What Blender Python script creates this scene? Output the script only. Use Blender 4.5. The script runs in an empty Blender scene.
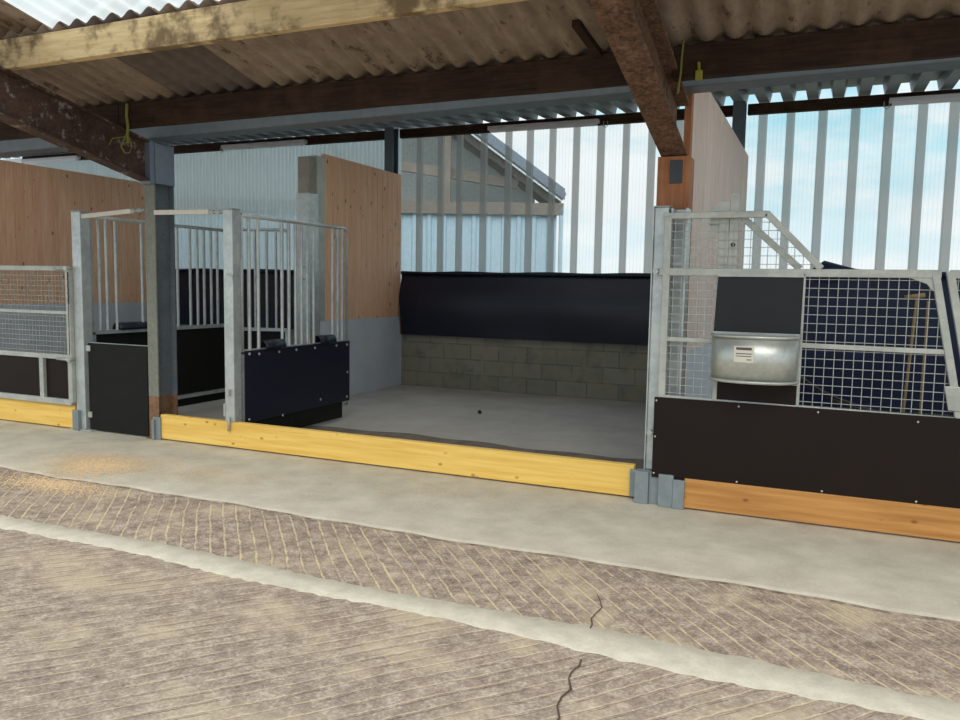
import bpy, bmesh, math, random
from math import radians as R, sin, cos, pi
from mathutils import Vector, Matrix
random.seed(7)
SC = bpy.context.scene
COL = SC.collection

# ------------------------------------------------------------------ materials
def lin(c):
    c = c / 255.0
    return c / 12.92 if c <= 0.04045 else ((c + 0.055) / 1.055) ** 2.4
def rgb(r, g, b): return (lin(r), lin(g), lin(b), 1.0)

class NT:
    """tiny helper round a node tree"""
    def __init__(self, name):
        self.m = bpy.data.materials.new(name); self.m.use_nodes = True
        self.t = self.m.node_tree; self.n = self.t.nodes
        self.b = self.n['Principled BSDF']; self.out = self.n['Material Output']
        self._c = None
    def link(self, a, b): self.t.links.new(a, b)
    def node(self, typ, **kw):
        n = self.n.new(typ)
        for k, v in kw.items(): setattr(n, k, v)
        return n
    def co(self):
        if self._c is None: self._c = self.node('ShaderNodeNewGeometry').outputs['Position'] if self.world else self.node('ShaderNodeTexCoord').outputs['Object']
        return self._c
    world = False
    def math(self, op, a, b=None, c=None, clamp=False):
        n = self.node('ShaderNodeMath', operation=op); n.use_clamp = clamp
        for i, v in enumerate((a, b, c)):
            if v is None: continue
            if isinstance(v, (int, float)): n.inputs[i].default_value = v
            else: self.link(v, n.inputs[i])
        return n.outputs[0]
    def noise(self, scale, detail=4, rough=.55, vec=None, stretch=None):
        v = vec or self.co()
        if stretch:
            mp = self.node('ShaderNodeMapping'); mp.inputs['Scale'].default_value = stretch
            self.link(v, mp.inputs['Vector']); v = mp.outputs[0]
        n = self.node('ShaderNodeTexNoise'); n.inputs['Scale'].default_value = scale
        n.inputs['Detail'].default_value = detail; n.inputs['Roughness'].default_value = rough
        self.link(v, n.inputs['Vector']); return n.outputs['Fac']
    def ramp(self, fac, stops):
        n = self.node('ShaderNodeValToRGB'); e = n.color_ramp.elements
        while len(e) < len(stops): e.new(.5)
        for el, (p, c) in zip(e, stops):
            el.position = p; el.color = c if len(c) == 4 else (*c, 1)
        self.link(fac, n.inputs[0]); return n.outputs[0]
    def mix(self, fac, a, b, blend='MIX'):
        n = self.node('ShaderNodeMix', data_type='RGBA', blend_type=blend)
        for i, v in ((0, fac), (6, a), (7, b)):
            if isinstance(v, (int, float)): n.inputs[i].default_value = v
            elif isinstance(v, tuple): n.inputs[i].default_value = v
            else: self.link(v, n.inputs[i])
        return n.outputs[2]
    def smooth(self, v, a, b):
        n = self.node('ShaderNodeMapRange', interpolation_type='SMOOTHSTEP')
        n.inputs['From Min'].default_value = a; n.inputs['From Max'].default_value = b
        self.link(v, n.inputs['Value']); return n.outputs[0]
    def sep(self, v=None):
        n = self.node('ShaderNodeSeparateXYZ'); self.link(v or self.co(), n.inputs[0]); return n.outputs
    def bump(self, h, strength=.3, dist=.01):
        n = self.node('ShaderNodeBump'); n.inputs['Strength'].default_value = strength
        n.inputs['Distance'].default_value = dist; self.link(h, n.inputs['Height'])
        self.link(n.outputs[0], self.b.inputs['Normal']); return n.outputs[0]
    def base(self, c, rough=.6, metal=0., spec=.5):
        if isinstance(c, tuple): self.b.inputs['Base Color'].default_value = c
        else: self.link(c, self.b.inputs['Base Color'])
        if isinstance(rough, (int, float)): self.b.inputs['Roughness'].default_value = rough
        else: self.link(rough, self.b.inputs['Roughness'])
        self.b.inputs['Metallic'].default_value = metal
        self.b.inputs['Specular IOR Level'].default_value = spec
        return self

def m_concrete(name, c1, c2, scale=3., bump=.15, fine=60., world=True):
    t = NT(name); t.world = world
    a = t.noise(scale, 6, .6); f = t.noise(fine, 3, .6)
    k = t.math('ADD', t.math('MULTIPLY', a, .7), t.math('MULTIPLY', f, .3))
    t.base(t.ramp(k, [(.33, c1), (.66, c2)]), .9, 0, .2); t.bump(f, bump, .004); return t.m

def m_yard():
    """old concrete with herringbone tamping grooves filled with pale dust"""
    t = NT('grooved_concrete'); t.world = True
    x, y, z = t.sep()
    w = t.noise(1.1, 2, .5); w2 = t.noise(17, 3, .6)
    wob = t.math('ADD', t.math('MULTIPLY', t.math('SUBTRACT', w, .5), .07), t.math('MULTIPLY', t.math('SUBTRACT', w2, .5), .022))
    u1 = t.math('ADD', t.math('MULTIPLY', x, .746), t.math('MULTIPLY', y, .666))
    u2 = t.math('ADD', t.math('MULTIPLY', x, .755), t.math('MULTIPLY', y, -.655))
    low = t.math('LESS_THAN', y, -2.4)
    u = t.math('ADD', t.math('ADD', t.math('MULTIPLY', u2, low), t.math('MULTIPLY', u1, t.math('SUBTRACT', 1., low))), wob)
    fr = t.math('FRACT', t.math('MULTIPLY', u, t.math('ADD', 11.9, t.math('MULTIPLY', low, 1.1))))
    d = t.math('ABSOLUTE', t.math('SUBTRACT', fr, .5))          # 0 in the middle of the groove
    groove = t.math('SUBTRACT', 1., t.smooth(d, .02, .11))
    patch = t.noise(2.3, 5, .6); fine = t.noise(70, 4, .7); gr = t.noise(13, 6, .75)
    present = t.math('MULTIPLY', t.smooth(t.noise(6., 5, .7), .38, .58), t.math('SUBTRACT', 1., t.math('MULTIPLY', low, .45)))
    base = t.ramp(t.math('ADD', t.math('MULTIPLY', gr, .55), t.math('MULTIPLY', fine, .45)),
                  [(.37, rgb(112, 97, 88)), (.5, rgb(156, 138, 125)), (.62, rgb(200, 184, 166))])
    base = t.mix(t.math('MULTIPLY', t.smooth(patch, .46, .7), .6), base, rgb(204, 186, 156))
    base = t.mix(t.math('MULTIPLY', low, .12), base, rgb(198, 180, 163))
    dust = t.math('MULTIPLY', groove, t.math('ADD', t.math('MULTIPLY', present, .75), .1))
    c = t.mix(dust, base, rgb(216, 196, 156))
    # a narrow dark edge that runs along one lip of each groove
    lip = t.math('MULTIPLY', t.math('SUBTRACT', 1., t.smooth(t.math('ABSOLUTE', t.math('SUBTRACT', fr, .70)), .015, .055)), t.smooth(t.noise(4., 3, .6), .44, .6))
    c = t.mix(t.math('MULTIPLY', lip, t.math('ADD', .25, t.math('MULTIPLY', low, .5))), c, rgb(96, 80, 74))
    speck = t.math('GREATER_THAN', t.noise(16., 6, .8), .64)
    c = t.mix(t.math('MULTIPLY', speck, .5), c, rgb(216, 204, 178))
    t.base(c, .95, 0, .15)
    h = t.math('ADD', t.math('MULTIPLY', groove, -1.), t.math('MULTIPLY', fine, .6)); t.bump(h, .5, .008)
    return t.m

def m_wood_planks(name, ca, cb, ck, axis=1, pitch=.142, knots=.5):
    t = NT(name); t.world = True
    s = t.sep(); v = s[axis]
    idx = t.math('FLOOR', t.math('DIVIDE', v, pitch))
    wn = t.node('ShaderNodeTexWhiteNoise', noise_dimensions='1D'); t.link(idx, wn.inputs['W']); r = wn.outputs['Value']
    cmb = t.node('ShaderNodeCombineXYZ')
    t.link(t.math('ADD', v, t.math('MULTIPLY', r, 7.)), cmb.inputs[0]); t.link(t.math('MULTIPLY', s[2], .07), cmb.inputs[1])
    t.link(t.math('MULTIPLY', r, 3.), cmb.inputs[2])
    g = t.noise(34, 5, .65, vec=cmb.outputs[0])
    c = t.ramp(g, [(.3, ca), (.7, cb)])
    c = t.mix(t.math('MULTIPLY', r, .3), c, ck, 'MULTIPLY')
    # knots
    cm2 = t.node('ShaderNodeCombineXYZ'); t.link(t.math('ADD', v, t.math('MULTIPLY', r, 5.)), cm2.inputs[0]); t.link(t.math('MULTIPLY', s[2], .55), cm2.inputs[1])
    t.link(r, cm2.inputs[2])
    vo = t.node('ShaderNodeTexVoronoi'); vo.inputs['Scale'].default_value = 7.5; t.link(cm2.outputs[0], vo.inputs['Vector'])
    kn = t.math('SUBTRACT', 1., t.smooth(vo.outputs['Distance'], .05, .17))
    c = t.mix(t.math('MULTIPLY', kn, knots), c, rgb(104, 58, 38))
    t.base(c, .7, 0, .3); t.bump(g, .12, .003); return t.m

def m_beam(name, ca, cb, cs, stain=.5, axis=0, rough=.8):
    t = NT(name); t.world = True
    st = [9., 9., 9.]; st[axis] = .7
    g = t.noise(5, 6, .65, stretch=tuple(st)); p = t.noise(3.2, 5, .65)
    c = t.ramp(g, [(.3, ca), (.7, cb)])
    c = t.mix(t.math('MULTIPLY', t.smooth(p, .45, .62), stain), c, cs)
    t.base(c, rough, 0, .2); t.bump(g, .3, .006); return t.m

def m_board(name, ca, cb, knot):
    t = NT(name); t.world = True
    g = t.noise(4, 5, .6, stretch=(.35, 5, 7)); s = t.sep()
    c = t.ramp(g, [(.32, ca), (.68, cb)])
    cm = t.node('ShaderNodeCombineXYZ'); t.link(t.math('MULTIPLY', s[0], 1.), cm.inputs[0]); t.link(t.math('MULTIPLY', s[2], 1.6), cm.inputs[1])
    vo = t.node('ShaderNodeTexVoronoi'); vo.inputs['Scale'].default_value = 5.6; t.link(cm.outputs[0], vo.inputs['Vector'])
    kn = t.math('SUBTRACT', 1., t.smooth(vo.outputs['Distance'], .04, .16))
    c = t.mix(t.math('MULTIPLY', kn, .8), c, knot)
    crack = t.math('GREATER_THAN', t.noise(3.1, 3, .5, stretch=(.5, 1, 26)), .705)
    c = t.mix(t.math('MULTIPLY', crack, .5), c, knot)
    t.base(c, .6, 0, .3); return t.m

def m_galv(name, c1, c2, rough=.42, metal=.75, scale=26):
    t = NT(name); t.world = True
    vo = t.node('ShaderNodeTexVoronoi'); vo.inputs['Scale'].default_value = scale; t.link(t.co(), vo.inputs['Vector'])
    sp = t.sep(vo.outputs['Color'])[0]
    k = t.math('ADD', t.math('MULTIPLY', sp, .16), t.math('MULTIPLY', t.noise(5, 4, .6), .84))
    t.base(t.ramp(k, [(.3, c1), (.7, c2)]), rough, metal, .5); return t.m

def m_rust_steel(name, ca, cb, cf, amount, scale=6., rough=.75, fine=30.):
    t = NT(name); t.world = True
    a = t.noise(scale, 6, .7); f = t.noise(fine, 4, .7)
    c = t.ramp(t.math('ADD', t.math('MULTIPLY', a, .5), t.math('MULTIPLY', f, .5)), [(.36, ca), (.64, cb)])
    fl = t.math('MULTIPLY', t.smooth(t.noise(scale * 1.7, 7, .75), .55, .62), amount)
    c = t.mix(fl, c, cf); t.base(c, rough, .0, .3); t.bump(f, .4, .004); return t.m

def m_plain(name, c, rough=.6, metal=0., spec=.5, var=.12, scale=12., world=True):
    t = NT(name); t.world = world
    n = t.noise(scale, 4, .6)
    d = tuple(v * (1 - var) for v in c[:3]) + (1,); e = tuple(min(1, v * (1 + var)) for v in c[:3]) + (1,)
    t.base(t.ramp(n, [(.3, d), (.7, e)]), rough, metal, spec); return t.m

def m_sheet(name, transp, tint, body, body_fac, stripe_pitch=None, rough=.12, translucent=.5):
    """clear or pale plastic sheeting"""
    t = NT(name); t.world = True; n = t.n; n.remove(t.b)
    tr = t.node('ShaderNodeBsdfTransparent'); tr.inputs[0].default_value = tint
    df = t.node('ShaderNodeBsdfDiffuse'); df.inputs[0].default_value = body
    tl = t.node('ShaderNodeBsdfTranslucent'); tl.inputs[0].default_value = body
    gl = t.node('ShaderNodeBsdfGlossy'); gl.inputs['Roughness'].default_value = rough
    m1 = t.node('ShaderNodeMixShader'); m1.inputs[0].default_value = translucent; t.link(df.outputs[0], m1.inputs[1]); t.link(tl.outputs[0], m1.inputs[2])
    m2 = t.node('ShaderNodeMixShader'); t.link(tr.outputs[0], m2.inputs[1]); t.link(m1.outputs[0], m2.inputs[2])
    fac = body_fac
    if stripe_pitch:
        x = t.sep()[0]
        w = t.math('ABSOLUTE', t.math('SUBTRACT', t.math('FRACT', t.math('DIVIDE', x, stripe_pitch)), .5))
        f = t.math('ADD', t.math('MULTIPLY', t.smooth(w, .34, .48), .09), fac)
        f = t.math('ADD', f, t.math('MULTIPLY', t.math('SUBTRACT', t.noise(2., 4, .6, stretch=(1, 1, .25)), .5), .12), clamp=True)
        t.link(f, m2.inputs[0])
    else: m2.inputs[0].default_value = fac
    m3 = t.node('ShaderNodeMixShader'); m3.inputs[0].default_value = .05; t.link(m2.outputs[0], m3.inputs[1]); t.link(gl.outputs[0], m3.inputs[2])
    t.link(m3.outputs[0], t.out.inputs[0]); return t.m

def m_block():
    t = NT('concrete_block'); t.world = True
    x, y, z = t.sep()
    cm = t.node('ShaderNodeCombineXYZ'); t.link(x, cm.inputs[0]); t.link(z, cm.inputs[1])
    b = t.node('ShaderNodeTexBrick'); t.link(cm.outputs[0], b.inputs['Vector'])
    b.inputs['Scale'].default_value = 1.; b.inputs['Brick Width'].default_value = .45; b.inputs['Row Height'].default_value = .225
    b.inputs['Mortar Size'].default_value = .009; b.inputs['Mortar Smooth'].default_value = .4
    b.inputs['Color1'].default_value = rgb(130, 125, 114); b.inputs['Color2'].default_value = rgb(146, 140, 129); b.inputs['Mortar'].default_value = rgb(108, 104, 97)
    p = t.noise(4, 6, .7); f = t.noise(60, 3, .7)
    c = t.mix(t.smooth(p, .4, .7), b.outputs['Color'], rgb(146, 136, 118))
    c = t.mix(t.math('MULTIPLY', t.smooth(t.noise(2.2, 5, .7), .5, .7), .5), c, rgb(88, 86, 80))
    t.base(c, .95, 0, .1); t.bump(t.math('ADD', t.math('MULTIPLY', b.outputs['Fac'], -.7), f), .5, .008); return t.m

def m_roof():
    t = NT('fibre_cement_roof'); t.world = True
    n = t.noise(2.2, 6, .7); f = t.noise(18, 5, .7, stretch=(1, .35, 1)); d = t.noise(7, 6, .75, stretch=(1.4, .5, 1))
    c = t.ramp(t.math('ADD', t.math('MULTIPLY', n, .5), t.math('MULTIPLY', f, .5)), [(.34, rgb(126, 109, 95)), (.66, rgb(164, 149, 133))])
    c = t.mix(t.math('MULTIPLY', t.smooth(d, .56, .66), .7), c, rgb(70, 54, 42))
    t.base(c, .95, 0, .1); t.bump(f, .2, .004); return t.m

M = {}
def build_materials():
    M['yard'] = m_yard()
    M['apron'] = m_concrete('smooth_concrete', rgb(180, 171, 153), rgb(212, 204, 186), 3.4, .25)
    M['band'] = m_concrete('pale_concrete_band', rgb(184, 176, 158), rgb(212, 204, 185), 9., .15)
    M['stallfloor'] = m_concrete('stall_floor_concrete', rgb(160, 154, 148), rgb(186, 180, 173), 1.6, .1)
    M['stain'] = m_concrete('stained_concrete', rgb(96, 84, 76), rgb(132, 120, 108), 6., .15)
    M['render'] = m_concrete('painted_render', rgb(186, 191, 200), rgb(206, 210, 217), 1.8, .08)
    M['block'] = m_block()
    M['roof'] = m_roof()
    M['roof_grey'] = m_plain('grey_fibre_cement', rgb(108, 98, 92), .9, 0, .1, .15)
    M['skylight'] = m_sheet('skylight_plastic', .5, (.95, .97, .95, 1), (.96, .95, .90, 1), .86, None, .3, .9)
    M['larch'] = m_wood_planks('larch_boards', rgb(224, 174, 140), rgb(246, 204, 172), rgb(232, 196, 170), 1, .142, .85)
    M['paleply'] = m_wood_planks('pale_boards', rgb(214, 190, 178), rgb(240, 226, 218), rgb(240, 228, 220), 1, .3, .12)
    M['edge_wood'] = m_beam('brown_softwood', rgb(150, 94, 62), rgb(180, 122, 86), rgb(124, 76, 50), .25, 2, .6)
    M['dark_timber'] = m_beam('dark_stained_timber', rgb(38, 27, 21), rgb(66, 48, 37), rgb(84, 64, 50), .35)
    M['pale_timber'] = m_beam('pale_weathered_timber', rgb(196, 168, 124), rgb(232, 208, 162), rgb(100, 78, 56), .85)
    M['yellow'] = m_board('yellow_treated_board', rgb(228, 180, 86), rgb(246, 208, 116), rgb(160, 108, 44))
    M['orange'] = m_board('orange_treated_board', rgb(172, 118, 62), rgb(208, 150, 86), rgb(128, 76, 34))
    M['galv'] = m_galv('galvanised_steel', rgb(172, 178, 178), rgb(204, 208, 206), .42, .5)
    M['galv_dull'] = m_galv('dull_galvanised', rgb(168, 170, 164), rgb(196, 197, 189), .55, .3)
    M['galv_bright'] = m_galv('bright_galvanised', rgb(172, 174, 168), rgb(200, 202, 195), .36, .6, 40)
    M['plate'] = m_plain('zinc_bracket', rgb(136, 145, 148), .5, .3)
    M['wire'] = m_plain('zinc_wire', rgb(170, 172, 166), .5, .4)
    M['phenolic'] = m_plain('brown_phenolic_ply', rgb(31, 20, 17), .5, 0, .2, .1, 5.)
    M['black'] = m_plain('black_rubber', rgb(27, 26, 24), .6, 0, .2, .12, 8.)
    M['flap'] = m_plain('black_flap_rubber', rgb(34, 34, 38), .55, 0, .3, .1, 8.)
    M['navy'] = m_plain('navy_rubber', rgb(10, 16, 38), .42, 0, .5, .25, 3.)
    M['rust_l'] = m_rust_steel('flaking_brown_paint', rgb(58, 43, 37), rgb(98, 76, 66), rgb(156, 146, 138), .8, 5.)
    M['rust_r'] = m_rust_steel('scaly_rusted_steel', rgb(44, 32, 26), rgb(136, 104, 82), rgb(146, 120, 98), .5, 9., .8, 38.)
    M['colsteel'] = m_rust_steel('grey_painted_steel', rgb(112, 114, 108), rgb(138, 138, 126), rgb(150, 142, 122), .4, 4.)
    M['colblue'] = m_rust_steel('blue_grey_painted_steel', rgb(84, 92, 98), rgb(106, 114, 120), rgb(110, 100, 88), .3, 4.)
    M['colrust'] = m_rust_steel('rusted_column_foot', rgb(104, 74, 54), rgb(146, 110, 84), rgb(120, 112, 104), .6, 9.)
    M['haunch'] = m_plain('blue_grey_paint', rgb(112, 124, 138), .5, .1)
    M['gutter'] = m_plain('grey_gutter_steel', rgb(98, 110, 120), .45, .2)
    M['boxroof'] = m_plain('grey_box_profile', rgb(128, 136, 142), .5, .2)
    M['clear'] = m_sheet('clear_sheet', .9, (.97, .99, .99, 1), (.86, .88, .88, 1), .05, .048)
    M['rib'] = m_sheet('sheet_rib', .2, (.66, .66, .64, 1), (.48, .48, .46, 1), .7, None, .2, .4)
    M['pale_sheet'] = m_sheet('pale_sheet', .35, (.94, .98, .98, 1), (.80, .87, .88, 1), .74, .076, .15, .65)
    M['navy_blue'] = m_plain('deep_blue_rubber', rgb(22, 32, 66), .5, 0, .4, .25, 3.)
    M['white'] = m_plain('white_plastic', rgb(214, 216, 222), .4, 0, .5, .03)
    M['twine'] = m_plain('green_twine', rgb(128, 130, 62), .8)
    M['yellowtag'] = m_plain('yellow_plastic', rgb(150, 144, 52), .6)
    M['cable'] = m_plain('dark_hose', rgb(46, 38, 36), .5)
    M['handle'] = m_plain('ash_handle', rgb(150, 124, 84), .6)
    M['sticker'] = m_plain('paper_sticker', rgb(218, 210, 196), .6, 0, .3, .04)
    M['ink'] = m_plain('dark_ink', rgb(92, 80, 76), .7)
    M['sawdust'] = m_plain('sawdust', rgb(240, 208, 164), .95, 0, .1, .12, 60.)
    M['dung'] = m_plain('dark_clod', rgb(36, 32, 30), .95)
    M['edge_shade'] = m_concrete('painted_edge_shade', rgb(84, 68, 58), rgb(168, 152, 134), 11., .2, 40.)  # dark crack line and step shadow, both painted into the riser colour
    M['crack'] = m_plain('crack_dirt', rgb(92, 76, 66), .95, 0, .1)
    M['cladding'] = m_plain('pale_blue_cladding', rgb(168, 192, 206), .5, .1, .5, .06)
    M['barnwood'] = m_plain('grey_brown_timber', rgb(122, 115, 106), .85)
    M['leaf'] = m_plain('tree_foliage', rgb(104, 124, 108), .9, 0, .1, .3, .6)
    M['bark'] = m_plain('tree_bark', rgb(90, 78, 66), .9)
    M['field'] = m_plain('field_grass', rgb(140, 142, 122), .95, 0, .1, .2, .3)
    M['roofsheet'] = m_plain('barn_roof_sheet', rgb(176, 178, 174), .7)
    M['roofstripe'] = m_sheet('barn_rooflight', .5, (1, 1, 1, 1), (.95, .95, .95, 1), .7, None, .3, .9)
    M['concretepost'] = m_concrete('grey_post', rgb(140, 136, 126), rgb(166, 162, 150), 5.)
    M['glassgrey'] = m_plain('dark_steel_plate', rgb(62, 62, 66), .4, .3)
build_materials()

# ------------------------------------------------------------------ objects
def thing(name, label, cat, loc=(0, 0, 0), rz=0., group=None):
    o = bpy.data.objects.new(name, None); COL.objects.link(o)
    o.empty_display_size = .1
    o.location = loc; o.rotation_euler = (0, 0, rz)
    o['label'] = label; o['category'] = cat
    if group: o['group'] = group
    return o
def tag(o, label, cat, group=None):
    o['label'] = label; o['category'] = cat
    if group: o['group'] = group
    return o

class MB:
    def __init__(self): self.bm = bmesh.new(); self.mi = 0
    def _f(self, vs):
        try: f = self.bm.faces.new(vs); f.material_index = self.mi; return f
        except ValueError: return None
    def box(self, x0, x1, y0, y1, z0, z1):
        v = [self.bm.verts.new((x, y, z)) for x in (x0, x1) for y in (y0, y1) for z in (z0, z1)]
        for q in ((0, 1, 3, 2), (4, 6, 7, 5), (0, 4, 5, 1), (2, 3, 7, 6), (0, 2, 6, 4), (1, 5, 7, 3)): self._f([v[i] for i in q])
        return self
    def hexa(self, p):
        """8 corners: bottom 4 ring then top 4 ring"""
        v = [self.bm.verts.new(q) for q in p]
        for q in ((3, 2, 1, 0), (4, 5, 6, 7), (0, 1, 5, 4), (1, 2, 6, 5), (2, 3, 7, 6), (3, 0, 4, 7)): self._f([v[i] for i in q])
        return self
    def bar(self, a, b, w, h=None, up=(0, 0, 1)):
        a, b = Vector(a), Vector(b); h = h or w; d = (b - a).normalized(); u = Vector(up)
        if abs(d.dot(u)) > .95: u = Vector((0, 1, 0))
        s = d.cross(u).normalized(); u = s.cross(d).normalized()
        c = [(-1, -1), (1, -1), (1, 1), (-1, 1)]
        return self.hexa([a + s * i * w / 2 + u * j * h / 2 for i, j in c] + [b + s * i * w / 2 + u * j * h / 2 for i, j in c])
    def tube(self, pts, r, n=10, caps=True, r1=None):
        pts = [Vector(p) for p in pts]; rings = []; m = len(pts)
        for i, p in enumerate(pts):
            d = (pts[min(i + 1, m - 1)] - pts[max(i - 1, 0)]).normalized()
            u = Vector((0, 0, 1)) if abs(d.z) < .9 else Vector((0, 1, 0))
            s = d.cross(u).normalized(); u = s.cross(d)
            rr = r if r1 is None else r + (r1 - r) * i / (m - 1)
            rings.append([self.bm.verts.new(p + s * rr * cos(2 * pi * k / n) + u * rr * sin(2 * pi * k / n)) for k in range(n)])
        for A, B in zip(rings, rings[1:]):
            for k in range(n):
                f = self._f([A[k], A[(k + 1) % n], B[(k + 1) % n], B[k]])
                if f: f.smooth = n > 6
        if caps: self._f(rings[0][::-1]); self._f(rings[-1])
        return self
    def prism(self, prof, axis, a, b):
        """closed 2D profile extruded along axis from a to b; profile in the other two axes, in order"""
        def P(p, t):
            if axis == 0: return (t, p[0], p[1])
            if axis == 1: return (p[0], t, p[1])
            return (p[0], p[1], t)
        A = [self.bm.verts.new(P(p, a)) for p in prof]; B = [self.bm.verts.new(P(p, b)) for p in prof]
        n = len(prof)
        for i in range(n): self._f([A[i], A[(i + 1) % n], B[(i + 1) % n], B[i]])
        self._f(A[::-1]); self._f(B); return self
    def grid(self, P):
        V = [[self.bm.verts.new(p) for p in row] for row in P]
        for i in range(len(V) - 1):
            for j in range(len(V[0]) - 1):
                f = self._f([V[i][j], V[i + 1][j], V[i + 1][j + 1], V[i][j + 1]])
                if f: f.smooth = True
        return self
    def ball(self, c, r, seg=8, squash=(1, 1, 1)):
        m = Matrix.Translation(c) @ Matrix.Diagonal((*squash, 1))
        bmesh.ops.create_uvsphere(self.bm, u_segments=seg, v_segments=max(4, seg // 2 + 1), radius=r, matrix=m); return self
    def build(self, name, mat, parent=None, bevel=0., local=False, solid=0., smooth=None):
        bm = self.bm
        bmesh.ops.recalc_face_normals(bm, faces=bm.faces)
        if smooth:
            for f in bm.faces: f.smooth = True
        me = bpy.data.meshes.new(name)
        off = None
        if parent is None:
            if not bm.verts: raise RuntimeError(name)
            xs = [v.co for v in bm.verts]
            off = Vector(((min(v.x for v in xs) + max(v.x for v in xs)) / 2, (min(v.y for v in xs) + max(v.y for v in xs)) / 2, min(v.z for v in xs)))
            bmesh.ops.translate(bm, vec=-off, verts=bm.verts)
        elif not local:
            p = parent; loc = Vector((0, 0, 0)); mats = []
            mw = Matrix.Identity(4)
            while p is not None:
                mw = (Matrix.Translation(p.location) @ p.rotation_euler.to_matrix().to_4x4()) @ mw; p = p.parent
            bmesh.ops.transform(bm, matrix=mw.inverted(), verts=bm.verts)
        bm.to_mesh(me); bm.free()
        o = bpy.data.objects.new(name, me); COL.objects.link(o)
        for mm in (mat if isinstance(mat, (list, tuple)) else [mat]): me.materials.append(M[mm])
        if off is not None: o.location = off
        if parent is not None: o.parent = parent
        if bevel:
            b = o.modifiers.new('Bevel', 'BEVEL'); b.width = bevel; b.segments = 2; b.limit_method = 'ANGLE'; b.angle_limit = R(50)
        if solid:
            s = o.modifiers.new('Solid', 'SOLIDIFY'); s.thickness = solid; s.offset = 0
        return o

def struct(name, mb, mat, **k):
    o = mb.build(name, mat, **k); o['kind'] = 'structure'; return o

# ------------------------------------------------------------------ camera
F, YAW, PITCH, ROLL, CX, CD, CH = 790., -.4133, .0934, .0173, 1.475, 5.737, 1.55
cyw, syw, cp, sp = cos(YAW), sin(YAW), cos(PITCH), sin(PITCH)
fw = Vector((syw * cp, cyw * cp, -sp)); rt = Vector((cyw, -syw, 0)); up = rt.cross(fw)
r2 = cos(ROLL) * rt + sin(ROLL) * up; u2 = -sin(ROLL) * rt + cos(ROLL) * up
cam = bpy.data.objects.new('camera', bpy.data.cameras.new('camera')); COL.objects.link(cam)
cam.data.sensor_width = 36.; cam.data.lens = F / 960 * 36.; cam.data.clip_start = .05; cam.data.clip_end = 800
cam.matrix_world = Matrix(((r2.x, u2.x, -fw.x, CX), (r2.y, u2.y, -fw.y, -CD), (r2.z, u2.z, -fw.z, CH), (0, 0, 0, 1)))
SC.camera = cam

# ------------------------------------------------------------------ setting: ground
EDGE = lambda x: -1.46 + .012 * sin(x * 1.9) + .010 * sin(x * 5.3 + 1) + .008 * sin(x * 13.)
XS = [-14 + i * .05 for i in range(441)]
m = MB().box(-16, 10, -12, -1.2, -.2, -.018); struct('floor', m, 'yard')
m = MB()
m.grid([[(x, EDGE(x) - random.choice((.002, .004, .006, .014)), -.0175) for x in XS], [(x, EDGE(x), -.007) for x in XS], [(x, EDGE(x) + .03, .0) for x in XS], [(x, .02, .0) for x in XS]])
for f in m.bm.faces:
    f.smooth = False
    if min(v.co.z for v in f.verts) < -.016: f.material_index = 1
struct('floor_apron', m, ['apron', 'edge_shade'])
m = MB()
rows = []
for x in XS:
    a = -2.31 + .02 * sin(x * 2.3) + random.uniform(-.012, .012); b = -2.5 - .012 * (x + 1) + .02 * sin(x * 3.1 + 2) + random.uniform(-.014, .014)
    rows.append([(x, b - .012, -.022), (x, b, -.013), (x, a, -.013), (x, a + .012, -.022)])
m.grid(rows); struct('trim_1', m, 'band')
m = MB().box(-16, 10, .02, 5.3, -.2, .0); struct('floor_stall', m, 'stallfloor')
m = MB()
m.grid([[(x, .05, .003) for x in XS if -4.4 < x < .4], [(x, 1.36 + .05 * sin(x * 2.) + .03 * sin(x * 7), .003) for x in XS if -4.4 < x < .4]])
struct('floor_stain', m, 'stain')
m = MB().box(-90, 90, 5.5, 130, -.6, -.3); struct('ground_outside', m, 'field')

# crack across the yard as thin gap of dark fill
m = MB()
for pts, w in (([(.47, -1.9), (.50, -1.96), (.535, -2.05), (.53, -2.12), (.525, -2.2), (.545, -2.26), (.55, -2.31)], .003),
               ([(.60, -2.62), (.61, -2.68), (.595, -2.74), (.60, -2.8), (.635, -2.88), (.62, -2.95), (.625, -3.02), (.66, -3.1), (.645, -3.18), (.63, -3.28), (.66, -3.4), (.65, -3.55)], .0045)):
    rows = [[(x - w * random.uniform(.5, 1.5), y, -.0115), (x + w * random.uniform(.5, 1.4), y, -.0115)] for x, y in pts]
    m.grid(rows)
rows = None
tag(m.build('floor_crack', 'crack'), 'thin dark crack running across the grooved concrete', 'crack')['kind'] = 'structure'

# ------------------------------------------------------------------ setting: back walls, sheets, partitions' bases
D = 4.97
m = MB().box(-14, 7, D, D + .14, 0, 1.22); struct('wall_block', m, 'block')
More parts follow.
